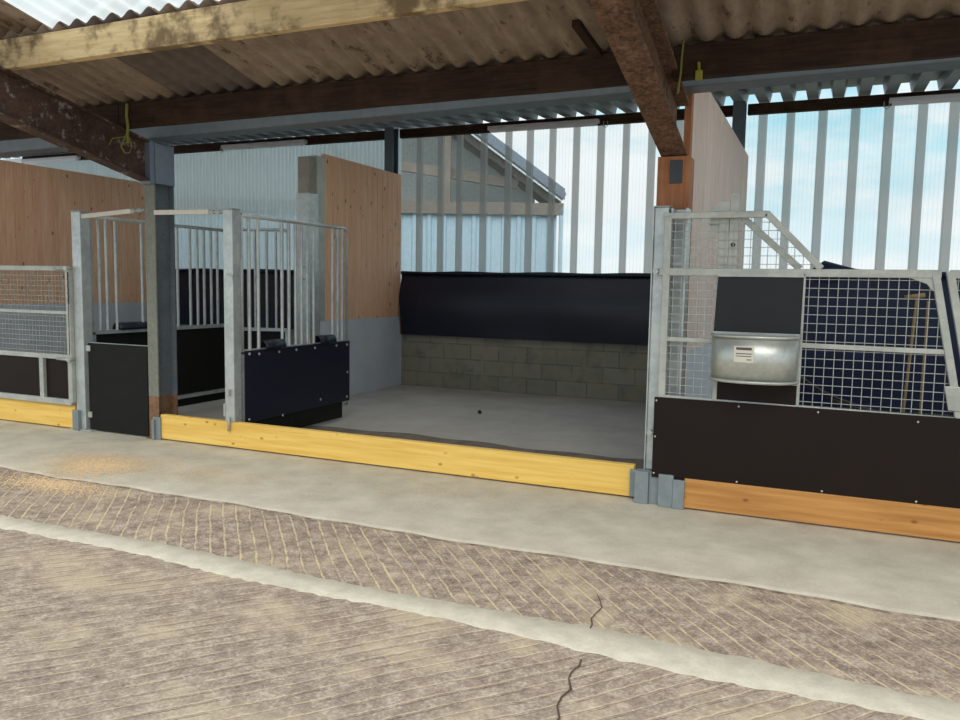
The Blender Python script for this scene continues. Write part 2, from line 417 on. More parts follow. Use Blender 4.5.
# left bay, finely corrugated pale sheeting
m = MB()
xs = [-14 + i * .0095 for i in range(int((14 - 4.66) / .0095) + 1)]
m.grid([[(x, D + .15 + .009 * sin(2 * pi * x / .076), z) for z in (1.0, 3.9)] for x in xs])
struct('wall_sheet_left', m, 'pale_sheet')
def box_profile_sheet(name, x0, x1, ribs, z0=1.0, z1=3.89, y=D + .13):
    m = MB(); x = x0
    def strip(a, b, ya, yb, mi):
        m.mi = mi
        vs = [m.bm.verts.new(p) for p in ((a, ya, z0), (b, yb, z0), (b, yb, z1), (a, ya, z1))]; m._f(vs)
    for r in ribs:
        w = .062 + .02 * random.random(); s = .018
        strip(x, r - w / 2 - s, y, y, 0)
        strip(r - w / 2 - s, r - w / 2, y, y - .04, 1); strip(r - w / 2, r + w / 2, y - .04, y - .04, 1); strip(r + w / 2, r + w / 2 + s, y - .04, y, 1)
        x = r + w / 2 + s
    strip(x, x1, y, y, 0)
    return struct(name, m, ['clear', 'rib'])
box_profile_sheet('wall_sheet_middle', -4.66, .30, [-4.33, -3.97, -3.66, -3.27, -2.88, -2.55, -2.21, -1.86, -1.51, -1.16, -.81, -.45, -.1])
box_profile_sheet('wall_sheet_right', .30, 7., [.59, .92, 1.29, 1.655, 2.02, 2.375, 2.7, 3.06, 3.42, 3.78, 4.14, 4.5, 4.86, 5.22, 5.6, 6., 6.4])

# extension roof: box profile, ribs front to back
m = MB(); prof = []; x = -14.
while x < 7.2:
    prof += [(x, 0.), (x + .125, 0.), (x + .15, .13), (x + .255, .13)]; x += .285
rz = lambda y: 3.91 - .05 * (D - y)
m.grid([[(px, y, rz(y) + pz) for y in (.35, 2.5, 5.16)] for px, pz in prof])
for f in m.bm.faces: f.smooth = False
ADDED_ROOFLIGHT = lambda x: any(a < x < b for a, b in ((-8.6, -5.4), (-3.7, -.6), (1.2, 4.2)))  # translucent roof bays, unseen, added to brighten the stalls below
for f in m.bm.faces:
    c = f.calc_center_median(); f.material_index = 1 if ADDED_ROOFLIGHT(c.x) and c.y < 3. else 0
struct('ceiling_extension', m, ['boxroof', 'skylight'])
m = MB().box(-14, 7, .33, .35, 3.05, 3.9); struct('trim_2', m, 'gutter')

# old roof over the yard
rold = lambda y: 3.168 - .22 * (y + .3)
def corr(name, x0, x1, y0, y1, mat, dz=0., mats=None):
    m = MB(); n = int((x1 - x0) / .0177)
    xs = [x0 + (x1 - x0) * i / n for i in range(n + 1)]
    ys = [y0 + (y1 - y0) * i / 4 for i in range(5)]
    m.grid([[(x, y, rold(y) + .023 * sin(2 * pi * x / .177) + dz) for y in ys] for x in xs])
    if mats:
        for f in m.bm.faces:
            c = f.calc_center_median(); f.material_index = 1 if mats(c) else 0
    return m
m = corr('', -9.5, 5.5, -1.46, -.16, 'roof', 0., lambda c: -3.86 < c.x < -2.965)
struct('ceiling', m, ['roof', 'roof_grey'], solid=.008)
m = corr('', -9.5, -4.03, -2.75, -1.42, 'roof', .012); struct('ceiling_left', m, 'roof', solid=.008)
m = corr('', -4.04, -2.2, -2.75, -1.42, 'skylight', .014); struct('window_1', m, 'skylight')
m = corr('', -2.21, 5.5, -2.75, -1.42, 'roof', .012); struct('ceiling_right', m, 'roof', solid=.008)

# ------------------------------------------------------------------ timber purlins, girts, gutter
def purlin(x0, x1, y, zb, zt, mat, label, w=.075):
    m = MB(); n = 14; rows = []
    for i in range(n + 1):
        x = x0 + (x1 - x0) * i / n
        j = lambda: random.uniform(-.004, .004)
        rows.append([(x, y - w / 2 + j(), zb + j()), (x, y + w / 2 + j(), zb + j()), (x, y + w / 2 + j(), zt), (x, y - w / 2 + j(), zt), ])
    V = [[m.bm.verts.new(p) for p in r] for r in rows]
    for A, B in zip(V, V[1:]):
        for k in range(4): m._f([A[k], A[(k + 1) % 4], B[(k + 1) % 4], B[k]])
    m._f(V[0][::-1]); m._f(V[-1])
    o = m.build('roof_purlin', mat, bevel=.006)
    return tag(o, label, 'beam')
purlin(-9.4, -4.525, -.3, 2.92, 3.14, 'dark_timber', 'dark timber purlin left of the flaking brown steel rafter')
purlin(-4.52, .335, -.3, 2.925, 3.14, 'dark_timber', 'long dark timber purlin above the empty middle stall')
purlin(.455, 5.2, -.3, 2.925, 3.14, 'dark_timber', 'dark timber purlin above the mesh gate with the metal manger')
purlin(-9.4, 4., -1.42, 3.165, 3.385, 'pale_timber', 'pale sunlit timber purlin with dark stains below the bright skylight')

def girt(x0, x1, label):
    m = MB().box(x0, x1, D + .0, D + .085, 3.765, 3.895)
    return tag(m.build('wall_girt', 'dark_timber', bevel=.006), label, 'beam')
girt(-13, -4.79, 'dark timber girt along the back wall top in the left stall')
girt(-4.62, .24, 'dark timber girt along the back wall top in the middle stall')
girt(.41, 6.5, 'dark timber girt along the back wall top in the right stall')

m = MB()
def gz(x): return 2.957 + .0125 * x
m.hexa([(-9.4, .05, gz(-9.4)), (5.2, .05, gz(5.2)), (5.2, .26, gz(5.2)), (-9.4, .26, gz(-9.4)), (-9.4, -.02, gz(-9.4) + .2), (5.2, -.02, gz(5.2) + .2), (5.2, .33, gz(5.2) + .2), (-9.4, .33, gz(-9.4) + .2)])
tag(m.build('valley_gutter', 'gutter', bevel=.008), 'grey steel valley gutter running behind the dark timber purlins', 'gutter')

# ------------------------------------------------------------------ steel rafters and columns
def ibeam_rafter(x0, x1, y0, y1, zb, slope, depth, mat, label, tf=.018):
    t = thing('steel_rafter', label, 'rafter', ((x0 + x1) / 2, y1, zb - slope * y1))
    def slab(name, xa, xb, za, zb_):
        m = MB(); f = lambda y, z: zb + z - slope * y
        m.hexa([(xa, y0, f(y0, za)), (xb, y0, f(y0, za)), (xb, y1, f(y1, za)), (xa, y1, f(y1, za)), (xa, y0, f(y0, zb_)), (xb, y0, f(y0, zb_)), (xb, y1, f(y1, zb_)), (xa, y1, f(y1, zb_))])
        return m.build(name, mat, t, bevel=.004)
    slab('bottom_flange', x0, x1, 0, tf); slab('top_flange', x0, x1, depth - tf, depth)
    xc = (x0 + x1) / 2; slab('web', xc - .007, xc + .007, tf, depth - tf)
    return t
ibeam_rafter(-4.595, -4.45, -2.75, -.05, 2.475, .215, .375, 'rust_l', 'brown steel rafter with flaking pale paint meeting the grey column')
ibeam_rafter(.30, .49, -2.75, .17, 2.548, .24, .37, 'rust_r', 'scaly rusted steel rafter ending above the orange timber post')

t = thing('steel_column', 'tall grey painted steel column with a rusty foot between two stalls', 'column', (-4.5225, .12, 0))
MB().box(-4.585, -4.46, 0, .014, .42, 2.47).build('front_flange', 'colsteel', t)
MB().box(-4.585, -4.46, .236, .25, .42, 2.84).build('rear_flange', 'colblue', t)
MB().box(-4.529, -4.516, .014, .236, .42, 2.84).build('web', 'colblue', t)
MB().box(-4.585, -4.46, 0, .014, 0, .42).box(-4.585, -4.46, .236, .25, 0, .42).box(-4.529, -4.516, .014, .236, 0, .42).build('rusty_foot', 'colrust', t)
MB().box(-4.59, -4.455, -.048, .0, 2.46, 2.86).box(-4.585, -4.46, 0, .014, 2.47, 2.84).build('end_plate', 'haunch', t, bevel=.004)
MB().box(-4.592, -4.453, .016, .255, 2.47, 2.85).build('column_head', 'haunch', t, bevel=.004)
MB().box(-4.60, -4.44, -.03, .27, -.0, .012).build('base_plate', 'colrust', t)

t = thing('timber_post', 'orange brown timber post under the rusted rafter with a dark plate', 'post', (.42, .22, 0))
MB().box(.285, .515, .125, .33, 0, 2.505).build('post', 'edge_wood', t, bevel=.005)
MB().box(.375, .465, .118, .13, 2.31, 2.475).build('steel_plate', 'glassgrey', t, bevel=.003)

# steel stanchions at the back wall
for x0, lab in ((-4.78, 'dark grey steel stanchion at the back behind the planked partition'), (.25, 'dark grey steel stanchion at the back beside the tall pale partition')):
    t = thing('wall_stanchion', lab, 'column', (x0 + .07, 4.88, 0))
    MB().box(x0, x0 + .15, 4.80, 4.812, 0, 3.9).box(x0, x0 + .15, 4.948, 4.96, 0, 3.9).box(x0 + .07, x0 + .08, 4.812, 4.948, 0, 3.9).build('shaft', 'gutter', t)
    MB().box(x0 - .01, x0 + .16, 4.79, 4.962, 0, .012).build('base_plate', 'gutter', t)

# ------------------------------------------------------------------ partitions
def planks(x0, x1, y0, y1, z0, z1, pitch):
    m = MB(); y = math.floor(y0 / pitch) * pitch
    while y < y1:
        a, b = max(y, y0), min(y + pitch, y1)
        if b - a > .01:
            g = .0015; ch = .006
            m.prism([(x0 + ch, a + g), (x1 - ch, a + g), (x1, a + g + ch), (x1, b - g - ch), (x1 - ch, b - g), (x0 + ch, b - g), (x0, b - g - ch), (x0, a + g + ch)], 2, z0, z1)
        y += pitch
    m.box(x0 + .012, x1 - .012, y0, y1, z0 + .003, z1 - .003)
    return m
tag(planks(-9.40, -9.35, .3, 4.94, 1.17, 3.21, .142).build('timber_partition', 'larch'), 'orange larch plank partition behind the left mesh gate', 'partition')
m = MB().box(-9.50, -9.34, .3, 4.97, 0, 1.17); struct('wall_left', m, 'render')
tag(planks(-4.62, -4.57, 2.93, 4.78 + .18, 1.06, 3.21, .142).build('timber_partition', 'larch'), 'larch plank partition on a grey wall beside the empty middle stall', 'partition')
m = MB().box(-4.68, -4.555, 2.82, 4.97, 0, 1.06); struct('wall_middle', m, 'render')
m = planks(.43, .47, .44, 4.75, 1.06, 3.21, .6)
tag(m.build('timber_partition', 'paleply'), 'tall pale board partition behind the mesh gate with the manger', 'partition')
m = MB().box(.37, .475, .36, 4.97, 0, 1.06); struct('wall_right', m, 'render')
m = MB().box(.425, .475, .345, .44, 1.06, 3.2)
tag(m.build('edge_batten', 'edge_wood', bevel=.004), 'narrow orange upright batten along the pale partition front edge', 'batten')

# divider post in front of the middle partition
t = thing('divider_post', 'thick grey post in a galvanised sleeve before the plank partition', 'post', (-4.6, 2.62, 0))
MB().box(-4.69, -4.52, 2.54, 2.71, 0, 3.12).build('core', 'concretepost', t, bevel=.008)
MB().box(-4.705, -4.505, 2.525, 2.725, 0, 2.67).build('sleeve', 'galv', t, bevel=.006)
for z in (1.6, 1.75): MB().tube([(-4.6, 2.525, z), (-4.6, 2.505, z)], .016).build('bolt', 'galv_bright', t)
m = MB().box(-4.64, -4.552, 2.74, 2.75, 1.06, 3.16).box(-4.64, -4.628, 2.75, 2.925, 1.06, 3.16).box(-4.564, -4.552, 2.75, 2.925, 1.06, 3.16)
tag(m.build('plank_channel', 'galv_dull'), 'upright grey channel holding the plank ends beside the sleeved post', 'channel')

# ------------------------------------------------------------------ rubber kickboards on the back wall
def kickboard(x0, x1, z0, z1, label, roll=None, mat='navy'):
    t = thing('rubber_kickboard', label, 'kickboard', ((x0 + x1) / 2, D, z0))
    prof = [(0, .075), (.12, .085), (.35, .12), (.62, .125), (.82, .075), (.93, .04), (1., .035)]
    n = max(6, int((x1 - x0) / .18)); rows = []
    for i in range(n + 1):
        x = x0 + (x1 - x0) * i / n
        rows.append([(x, D - d + .008 * sin(x * 2.7 + f * 5) + random.uniform(-.003, .003), z0 + (z1 - z0) * f + (.008 * sin(x * 4.1) if f == 1 else 0)) for f, d in prof] + [(x, D - .002, z1)])
    MB().grid(rows).build('rubber_sheet', mat, t, smooth=True)
    for xe in (x0, x1):
        MB().prism([(D - .001, z0)] + [(D - d + .004, z0 + (z1 - z0) * f) for f, d in prof] + [(D - .001, z1)], 0, xe - .008, xe + .008).build('end_batten', 'handle' if roll is None and xe == x0 else 'navy', t)
    rows = []
    for i in range(n + 1):
        x = x0 + (x1 - x0) * i / n; r = .026 + .005 * sin(x * 5) + (roll(x) if roll else 0)
        rows.append((x, r))
    m = MB(); rings = []
    for x, r in rows: rings.append([(x, D - .04 - r * .3 + r * cos(a), z1 + r * .4 + r * sin(a)) for a in [2 * pi * k / 10 for k in range(11)]])
    m.grid(rings).build('rolled_edge', mat, t, smooth=True)
    return t
kickboard(-9.30, -4.80, .79, 1.73, 'navy rubber kickboard on the back wall behind the folded barred gates')
kickboard(-4.535, .235, .79, 1.72, 'long navy rubber kickboard on the bare back wall of the empty middle stall')
kickboard(.5, 5., .14, 1.765, 'deep navy rubber kickboard seen through the right mesh gate', roll=lambda x: .10 * max(0, 1 - abs(x - 1.42) / .2) ** .5 + .025 * max(0, 1 - abs(x - 1.8) / .4), mat='navy_blue')

# ------------------------------------------------------------------ batten lights on the girts
for i, (xa, xb, lab) in enumerate(((-8.0, -6.3, 'white batten light on the girt above the barred gates'), (-3.13, -1.5, 'white batten light on the girt over the empty middle stall'),
                     (2.0, 3.7, 'white batten light on the girt over the right stall'), (-12.9, -11.4, 'white batten light beyond the left plank partition'))):
    t = thing('batten_light', lab, 'light', ((xa + xb) / 2, D - .05, 3.74), group='batten lights along the back wall')
    MB().box(xa, xb, D - .09, D - .001, 3.775, 3.83).build('body', 'white', t, bevel=.008)
    MB().prism([(D - .085, 3.775), (D - .075, 3.745), (D - .02, 3.745), (D - .01, 3.775)], 0, xa + .03, xb - .03).build('diffuser', 'white', t)
    e = xb + .06 if i == 1 else xa - .05
    MB().tube([(e, D - .03, 3.80), (e, D - .04, 3.74), (e + .03, D - .04, 3.71), (e + .06, D - .04, 3.735), (e + .05, D - .03, 3.80)], .006, 6).build('cable_loop', 'galv_dull', t)

# ------------------------------------------------------------------ sill boards and their brackets
def sill(x0, x1, y0, y1, z1, mat, label):
    m = MB().box(x0, x1, y0, y1, .012, z1)
    return tag(m.build('sill_board', mat, bevel=.006), label, 'board')
sill(-8.3, -5.585, -.03, .03, .255, 'yellow', 'yellow timber sill board under the left mesh gate')
sill(-4.425, .225, -.015, .05, .25, 'yellow', 'long yellow timber sill board across the front of the empty stall')
sill(.61, 4., -.135, -.085, .222, 'orange', 'orange brown timber sill board below the dark panel on the right')
def bracket(x, y, label, parts):
    t = thing('sill_bracket', label, 'bracket', (x, y, 0))
    for i, (xa, xb, ya, yb, za, zb) in enumerate(parts):
        MB().box(xa, xb, ya, yb, za, zb).build('plate' if i == 0 else 'folded_lip', 'plate', t, bevel=.004)
    return t
bracket(-5.57, -.05, 'grey folded bracket at the left gate post foot', [(-5.60, -5.50, -.05, -.032, .0, .21), (-5.51, -5.49, -.07, -.032, .0, .21), (-5.605, -5.588, -.032, .03, 0, .21)])
bracket(-4.45, -.03, 'grey folded bracket at the rusty column foot', [(-4.505, -4.41, -.035, -.018, .0, .225), (-4.50, -4.47, -.06, -.035, .0, .2), (-4.455, -4.44, -.018, .0, 0, .22)])
bracket(.4, -.1, 'big grey folded bracket between the yellow and orange sill boards', [(.20, .27, -.045, -.018, .02, .225), (.255, .355, -.13, -.03, .0, .235), (.355, .43, -.105, -.03, .0, .235), (.43, .535, -.15, -.03, .0, .235), (.535, .615, -.16, -.137, .0, .21)])

# ------------------------------------------------------------------ galvanised gate posts and braces
def gate_post(x0, x1, y0, y1, z0, z1, mat, label, extra=None):
    t = thing('gate_post', label, 'post', ((x0 + x1) / 2, (y0 + y1) / 2, z0))
    MB().box(x0, x1, y0, y1, z0, z1).build('tube', mat, t, bevel=.008)
    MB().box(x0 - .006, x1 + .006, y0 - .006, y1 + .006, z1, z1 + .008).build('top_cap', mat, t, bevel=.003)
    if extra: extra(t)
    return t
def lp(t):
    MB().box(-5.64, -5.33, -.05, .12, 0, .012).build('base_plate', 'galv_dull', t, bevel=.003)
gate_post(-5.555, -5.43, -.03, .09, .012, 2.225, 'galv', 'galvanised square gate post between the left mesh gate and black door', lp)
def mp(t):
    MB().tube([(-3.558, -.04, .30), (-3.558, -.04, .17)], .013).build('drop_bolt', 'galv_dull', t)
    MB().box(-3.575, -3.54, -.06, -.02, .50, .56).build('catch', 'galv_dull', t, bevel=.004)
    MB().tube([(-3.56, -.032, 1.62), (-3.50, -.032, 1.60), (-3.50, -.032, 1.57)], .006, 6).build('latch_rod', 'galv_dull', t)
    MB().box(-3.63, -3.61, -.03, .03, .30, .42).build('strike', 'galv_dull', t, bevel=.004)
gate_post(-3.615, -3.505, -.022, .085, .25, 2.205, 'galv', 'free standing galvanised post carrying the barred gate over the yellow board', mp)
def rp(t):
    MB().box(.30, .308, -.04, .115, .235, 2.13).build('side_flange', 'galv', t)
gate_post(.308, .41, -.03, .115, .235, 2.13, 'galv', 'galvanised gate post at the right end of the yellow board', rp)
m = MB().box(.425, .438, -.02, .12, .0, 2.12).box(.438, .54, .1, .115, .0, 2.12).box(.527, .54, -.02, .1, .0, 2.12)
tag(m.build('steel_channel', 'galv'), 'galvanised upright channel in front of the orange timber post', 'channel')
def brace(x0, x1, z0, z1, label):
    t = thing('cross_brace', label, 'brace', ((x0 + x1) / 2, -.01, z0))
    d = x1 - x0; f = .8
    MB().bar((x0, 0, z0), (x0 + d * f, 0, z0 + (z1 - z0) * f), .035, .045).build('outer_tube', 'sticker', t, bevel=.006)
    MB().tube([(x0 + d * f, 0, z0 + (z1 - z0) * f), (x1, 0, z1)], .012).build('inner_rod', 'galv_dull', t)
    for k in (.84, .93): MB().tube([(x0 + d * k - .02, 0, z0 + (z1 - z0) * k), (x0 + d * k + .02, 0, z0 + (z1 - z0) * k)], .024, 6).build('lock_nut', 'galv_dull', t)
brace(-5.428, -4.588, 2.175, 2.225, 'cream cross brace from the left gate post to the steel column')
brace(-4.457, -3.617, 2.195, 2.185, 'cream cross brace from the steel column to the free standing post')

# ------------------------------------------------------------------ barred swing gates, built along local x
def barred_gate(label, loc, rz, L, bars, zt, zr, flaps=(), zb=.06, face=-1, lip=True, group=None):
    t = thing('barred_gate', label, 'gate', loc, rz)
    m = MB(); r = .02
    m.tube([(0, 0, zr), (0, 0, zt)], r); m.tube([(0, 0, zt), (L - .06, 0, zt), (L - .018, 0, zt - .018), (L, 0, zt - .06), (L, 0, zr)], r)
    m.bar((0, 0, zr), (L, 0, zr), .04); m.bar((0, 0, zb + .12), (L, 0, zb + .12), .04); m.bar((.02, 0, zb + .12), (.02, 0, zr), .04); m.bar((L - .02, 0, zb + .12), (L - .02, 0, zr), .04)
    m.build('frame', 'galv', t, local=True)
    for b in bars: MB().tube([(b, 0, zr), (b, 0, zt)], .0165, 8, False).build('bar', 'galv', t, local=True)
    p = MB().box(0, L + .01, face * .03 - .006, face * .03 + .006, zb + (.16 if lip else 0), zr + .01).build('rubber_panel', 'navy' if lip else 'black', t, bevel=.004, local=True)
    if lip: MB().box(.0, L - .12, face * .015 - .006, face * .015 + .006, zb - .02, zb + .17).build('bottom_skirt', 'black', t, local=True)
    k = 0
    for x, z in [(.06, zr - .02), (.2, zr - .03), (.5, zr - .03), (.78, zr - .03), (1.1, zr - .03), (1.5, zr - .03), (L - .05, zr - .03), (L - .04, .55), (L - .05, .27), (.55, .22), (1.2, .3), (.05, .25)]:
        if 0 < x < L: MB().ball((x, face * .038, z), .014, 8, (1, .6, 1)).build('bolt_head', 'galv_bright', t, local=True)
    for a, b in flaps:
        n = 10; prof = []
        for i in range(n + 1):
            q = pi * i / n; prof.append((face * .015 + .055 * cos(q) * 1, zr + .015 + .075 * sin(q)))
        rows = [[(x, y, z) for y, z in prof] for x in (a, a + (b - a) * .5, b)]
        MB().grid(rows).build('feed_flap', 'navy', t, local=True, solid=.012, smooth=True)
    return t
barred_gate('barred gate with navy rubber lower panel standing open into the empty stall', (-3.53, .12, 0), R(90), 1.76, [.11, .24, .60, .71, .82, .92, 1.02, 1.13, 1.48, 1.58, 1.67], 2.165, .895, ((.27, .57), (1.17, 1.45)), .06, -1)
barred_gate('barred gate behind the black door, folded back between post and column', (-5.49, .12, 0), R(90), 2.05, [.02, .12, .21, .33, .68, .95, 1.2, 1.4, 1.52, 1.63, 1.75, 1.86], 2.185, 1.0, ((.33, .72),), .06, 1, False)
ang = math.atan2(2.53 - 2.24, -4.72 + 5.50)
barred_gate('barred gate set at a slant in front of the sleeved divider post', (-5.46, 2.25, 0), ang, .70, [.09, .18, .27, .42, .54, .62], 2.21, .95, (), .06, 1, False)

# black door between post and column
t = thing('half_door', 'solid black half door between the left gate post and column', 'door', (-5.03, .04, .02))
MB().box(-5.405, -4.60, -.0, .022, .015, .905).build('panel', 'black', t, bevel=.004)
MB().box(-5.41, -4.60, .023, .05, .875, .91).box(-5.41, -4.60, .023, .05, .03, .065).build('rail', 'galv', t)
for z in (.14, .82): MB().box(-5.418, -5.36, -.014, -.001, z, z + .06).build('hinge_tab', 'galv_bright', t, bevel=.003)

# ------------------------------------------------------------------ mesh gates
def wire_mesh(m, x0, x1, z0, z1, y, pitch, r, clip=None):
    x = x0 + pitch * .5
    while x < x1:
        a, b = z0, z1
        if clip: b = min(b, clip(x))
        if b > a + .01: m.bar((x, y, a), (x, y, b), r * 2)
        x += pitch
    z = z0 + pitch * .5
    while z < z1:
        b = x1
        if clip:
            while b > x0 and clip(b) < z: b -= .01
        if b > x0 + .01: m.bar((x0, y + r, z), (b, y + r, z), r * 2)
        z += pitch
    return m
# left gate
t = thing('mesh_gate', 'low mesh gate with brown lower panels at the left of the stalls', 'gate', (-6.9, -.05, .26))
y = -.05
m = MB(); XL, XR = -8.25, -5.585
for z, h in ((1.655, .05), (1.205, .035), (.75, .05), (.285, .06)): m.bar((XL, y, z), (XR, y, z), .04, h)
for x, z0, z1 in ((XL, .285, 1.655), (XR, .285, 1.655), (-6.01, .285, .75), (-7.3, .285, .75)): m.bar((x, y, z0), (x, y, z1), .06, .047)
m.build('frame', 'galv_dull', t, bevel=.006)
wire_mesh(MB(), XL, XR, .775, 1.63, y + .0, .052, .002).build('wire_mesh', 'wire', t)
MB().box(XL + .03, -6.04, y + .012, y + .026, .31, .73).build('lower_panel', 'phenolic', t); MB().box(-5.975, XR - .03, y + .012, y + .026, .31, .73).build('lower_panel', 'phenolic', t)
for z in (1.655, .73):
    MB().tube([(-5.75, y - .035, z), (-5.565, y - .035, z)], .014).build('slide_bolt', 'galv_bright', t)
    MB().tube([(-5.568, y - .06, z), (-5.568, y + .005, z)], .022).build('hinge_eye', 'galv_bright', t)
m = MB()
for i in range(9): m.tube([(-5.545 + .006 * (i % 2), y - .045, 1.62 - i * .035), (-5.545 - .006 * (i % 2), y - .045, 1.62 - (i + 1) * .035 - .008)], .007, 6)
m.tube([(-5.548, y - .045, 1.31), (-5.552, y - .045, .78)], .004, 6)
m.build('chain', 'cable', t)

# right gate
y = -.085
t = thing('mesh_gate', 'wide mesh gate with dark brown lower panel and sloped right end', 'gate', (1.3, y, .22))
m = MB()
m.bar((.385, y, 2.06), (1.075, y, 2.06), .04, .045)                       # top rail
m.bar((1.065, y, 2.068), (1.42, y, 1.70), .04, .045); m.bar((.90, y + .045, 2.055), (1.29, y + .045, 1.70), .035, .045)
m.bar((.37, y, 1.672), (2.105, y, 1.672), .04, .052)
m.bar((.44, y, 1.2), (2.19, y, 1.19), .03, .032)
m.bar((.42, y, .22), (.42, y, 2.06), .05, .047)                             # stile
m.bar((2.07, y, 1.69), (2.255, y, .78), .045, .047)                          # sloped stile
m.bar((.42, y, .775), (2.27, y, .76), .04, .05); m.bar((.42, y, .25), (2.3, y, .25), .04, .05)
m.box(.77, .80, y - .02, y + .02, .77, 1.67).box(1.31, 1.33, y - .02, y + .02, .77, 1.67)
m.build('frame', 'galv_dull', t, bevel=.005)
wire_mesh(MB(), .44, 1.4, 1.70, 2.04, y + .008, .056, .0023, lambda x: 2.04 if x < 1.07 else 2.06 - (x - 1.065) * 1.035).build('wire_mesh', 'wire', t)
wire_mesh(MB(), .44, .775, .79, 1.65, y + .008, .056, .0023).build('wire_mesh', 'wire', t)
wire_mesh(MB(), 1.325, 2.22, .79, 1.65, y + .008, .058, .0022, lambda x: 1.65 if x < 2.08 else 1.66 - (x - 2.08) * 4.9).build('wire_mesh', 'wire', t)
MB().box(.375, 3.6, y - .038, y - .022, .205, .785).build('lower_panel', 'phenolic', t, bevel=.003)
MB().box(.772, 1.31, y - .016, y + .0, .785, 1.25).build('manger_backing', 'phenolic', t)
m = MB(); m.hexa([(.762, y - .05, 1.245), (1.315, y - .045, 1.245), (1.315, y - .035, 1.25), (.762, y - .04, 1.25), (.775, y - .024, 1.652), (1.318, y - .022, 1.652), (1.318, y - .014, 1.655), (.775, y - .014, 1.655)])
m.build('feed_flap', 'flap', t, bevel=.002)
MB().bar((.775, y - .03, 1.655), (1.318, y - .03, 1.655), .012, .025).build('flap_hinge', 'galv_dull', t)
m = MB().prism([(2.19, .83), (2.275, .83), (2.255, .98), (2.16, .98)], 1, y - .034, y - .021); m.build('latch_plate', 'galv_bright', t, bevel=.003)
MB().prism([(1.93, 1.648), (2.07, 1.648), (2.09, 1.56), (2.06, 1.57), (2.03, 1.61)], 1, y - .012, y - .004).build('corner_gusset', 'galv_dull', t)
for x, z in ((.39, .235), (.39, .5), (.95, .76), (.96, .235), (1.45, .76), (1.5, .235), (2.03, .745), (2.05, .235), (.39, .76)):
    MB().ball((x, y - .038, z), .0075, 8, (1, .6, 1)).build('bolt_head', 'galv_bright', t)
for z in (1.675, .52): 
    MB().tube([(.345, y + .03, z), (.345, y - .03, z)], .02).build('hinge_eye', 'galv_bright', t); MB().tube([(.35, y - .01, z), (.42, y - .01, z)], .009).build('hinge_pin', 'galv_bright', t)

# neighbouring gate at the frame's right edge
t = thing('mesh_gate', 'next mesh gate with sloped left stile at the photo right edge', 'gate', (3., y, .25))
m = MB(); m.bar((2.15, y, 1.69), (2.335, y, .80), .045, .047); m.bar((2.15, y, 1.672), (3.6, y, 1.672), .04, .052); m.bar((2.26, y, 1.19), (3.6, y, 1.19), .03, .032); m.bar((2.33, y, .79), (3.6, y, .79), .04, .03); m.bar((3.58, y, .25), (3.58, y, 1.69), .05, .04)
m.build('frame', 'galv_dull', t, bevel=.005)
m = MB(); x = 2.2
while x < 3.56:
    a = max(.80, 1.66 - max(0, (x - 2.16)) * 4.9) if x < 2.34 else .80
    m.bar((x, y + .008, a), (x, y + .008, 1.65), .0046); x += .058
z = .82
while z < 1.65: m.bar((2.16 + (1.66 - z) / 4.9, y + .011, z), (3.56, y + .011, z), .0046); z += .058
m.build('wire_mesh', 'wire', t)

# latch bars behind the top of the right gate
t = thing('slam_latch', 'stepped upright steel latch bars behind the right mesh gate top rail', 'latch', (.83, .06, 1.2))
for xa, xb, zt in ((.70, .76, 2.12), (.76, .825, 2.155), (.83, .885, 2.21)): MB().box(xa, xb, -.062, -.046, 1.2 if xa > .75 else 2.0, zt).build('upright_bar', 'galv_dull', t, bevel=.002)
MB().box(.70, .885, -.045, -.035, 1.95, 2.08).build('cross_plate', 'galv_dull', t)
MB().tube([(.857, -.068, 1.86), (.857, -.05, 1.86)], .016).build('bolt_hole_ring', 'cable', t)

# ------------------------------------------------------------------ manger
t = thing('feed_manger', 'galvanised half round feed manger with a paper sticker on the gate', 'manger', (1.037, -.13, .94))
xc, hw, y0 = 1.037, .272, -.15
def arc(dep, n=20, e=0.):
    return [(xc + (hw + e) * cos(pi - pi * i / n) if False else xc - (hw + e) * cos(pi * i / n), y0 - (dep + e) * sin(pi * i / n) ** .8) for i in range(n + 1)]
A = arc(.215)
MB().grid([[(px, py, z) for z in (.955, 1.1, 1.25)] for px, py in A]).build('drum', 'galv_bright', t, solid=.004, smooth=True)
m = MB(); vs = [m.bm.verts.new((px, py, .965)) for px, py in A]; m._f(vs); m.build('bottom', 'galv_dull', t)
MB().box(xc - hw - .004, xc + hw + .004, y0, y0 + .008, .93, 1.27).build('back_plate', 'galv_bright', t)
for z, nm in ((1.25, 'top_rim'), (.955, 'bottom_rim')): MB().tube([(px, py, z) for px, py in arc(.217, 24, .004)], .0115, 8).build(nm, 'galv_bright', t)
S = [(px, py - .0035) for px, py in arc(.215, 60)][22:32]
st = MB().grid([[(px, py, z) for z in (1.085, 1.19)] for px, py in S]).build('sticker', 'sticker', t)
for za, zb in ((1.165, 1.182), (1.138, 1.144), (1.122, 1.127), (1.10, 1.106)):
    q = S[1:-1] if za != 1.10 else S[6:-1]
    MB().grid([[(px, py - .001, z) for z in (za, zb)] for px, py in q]).build('printed_line', 'ink', st)

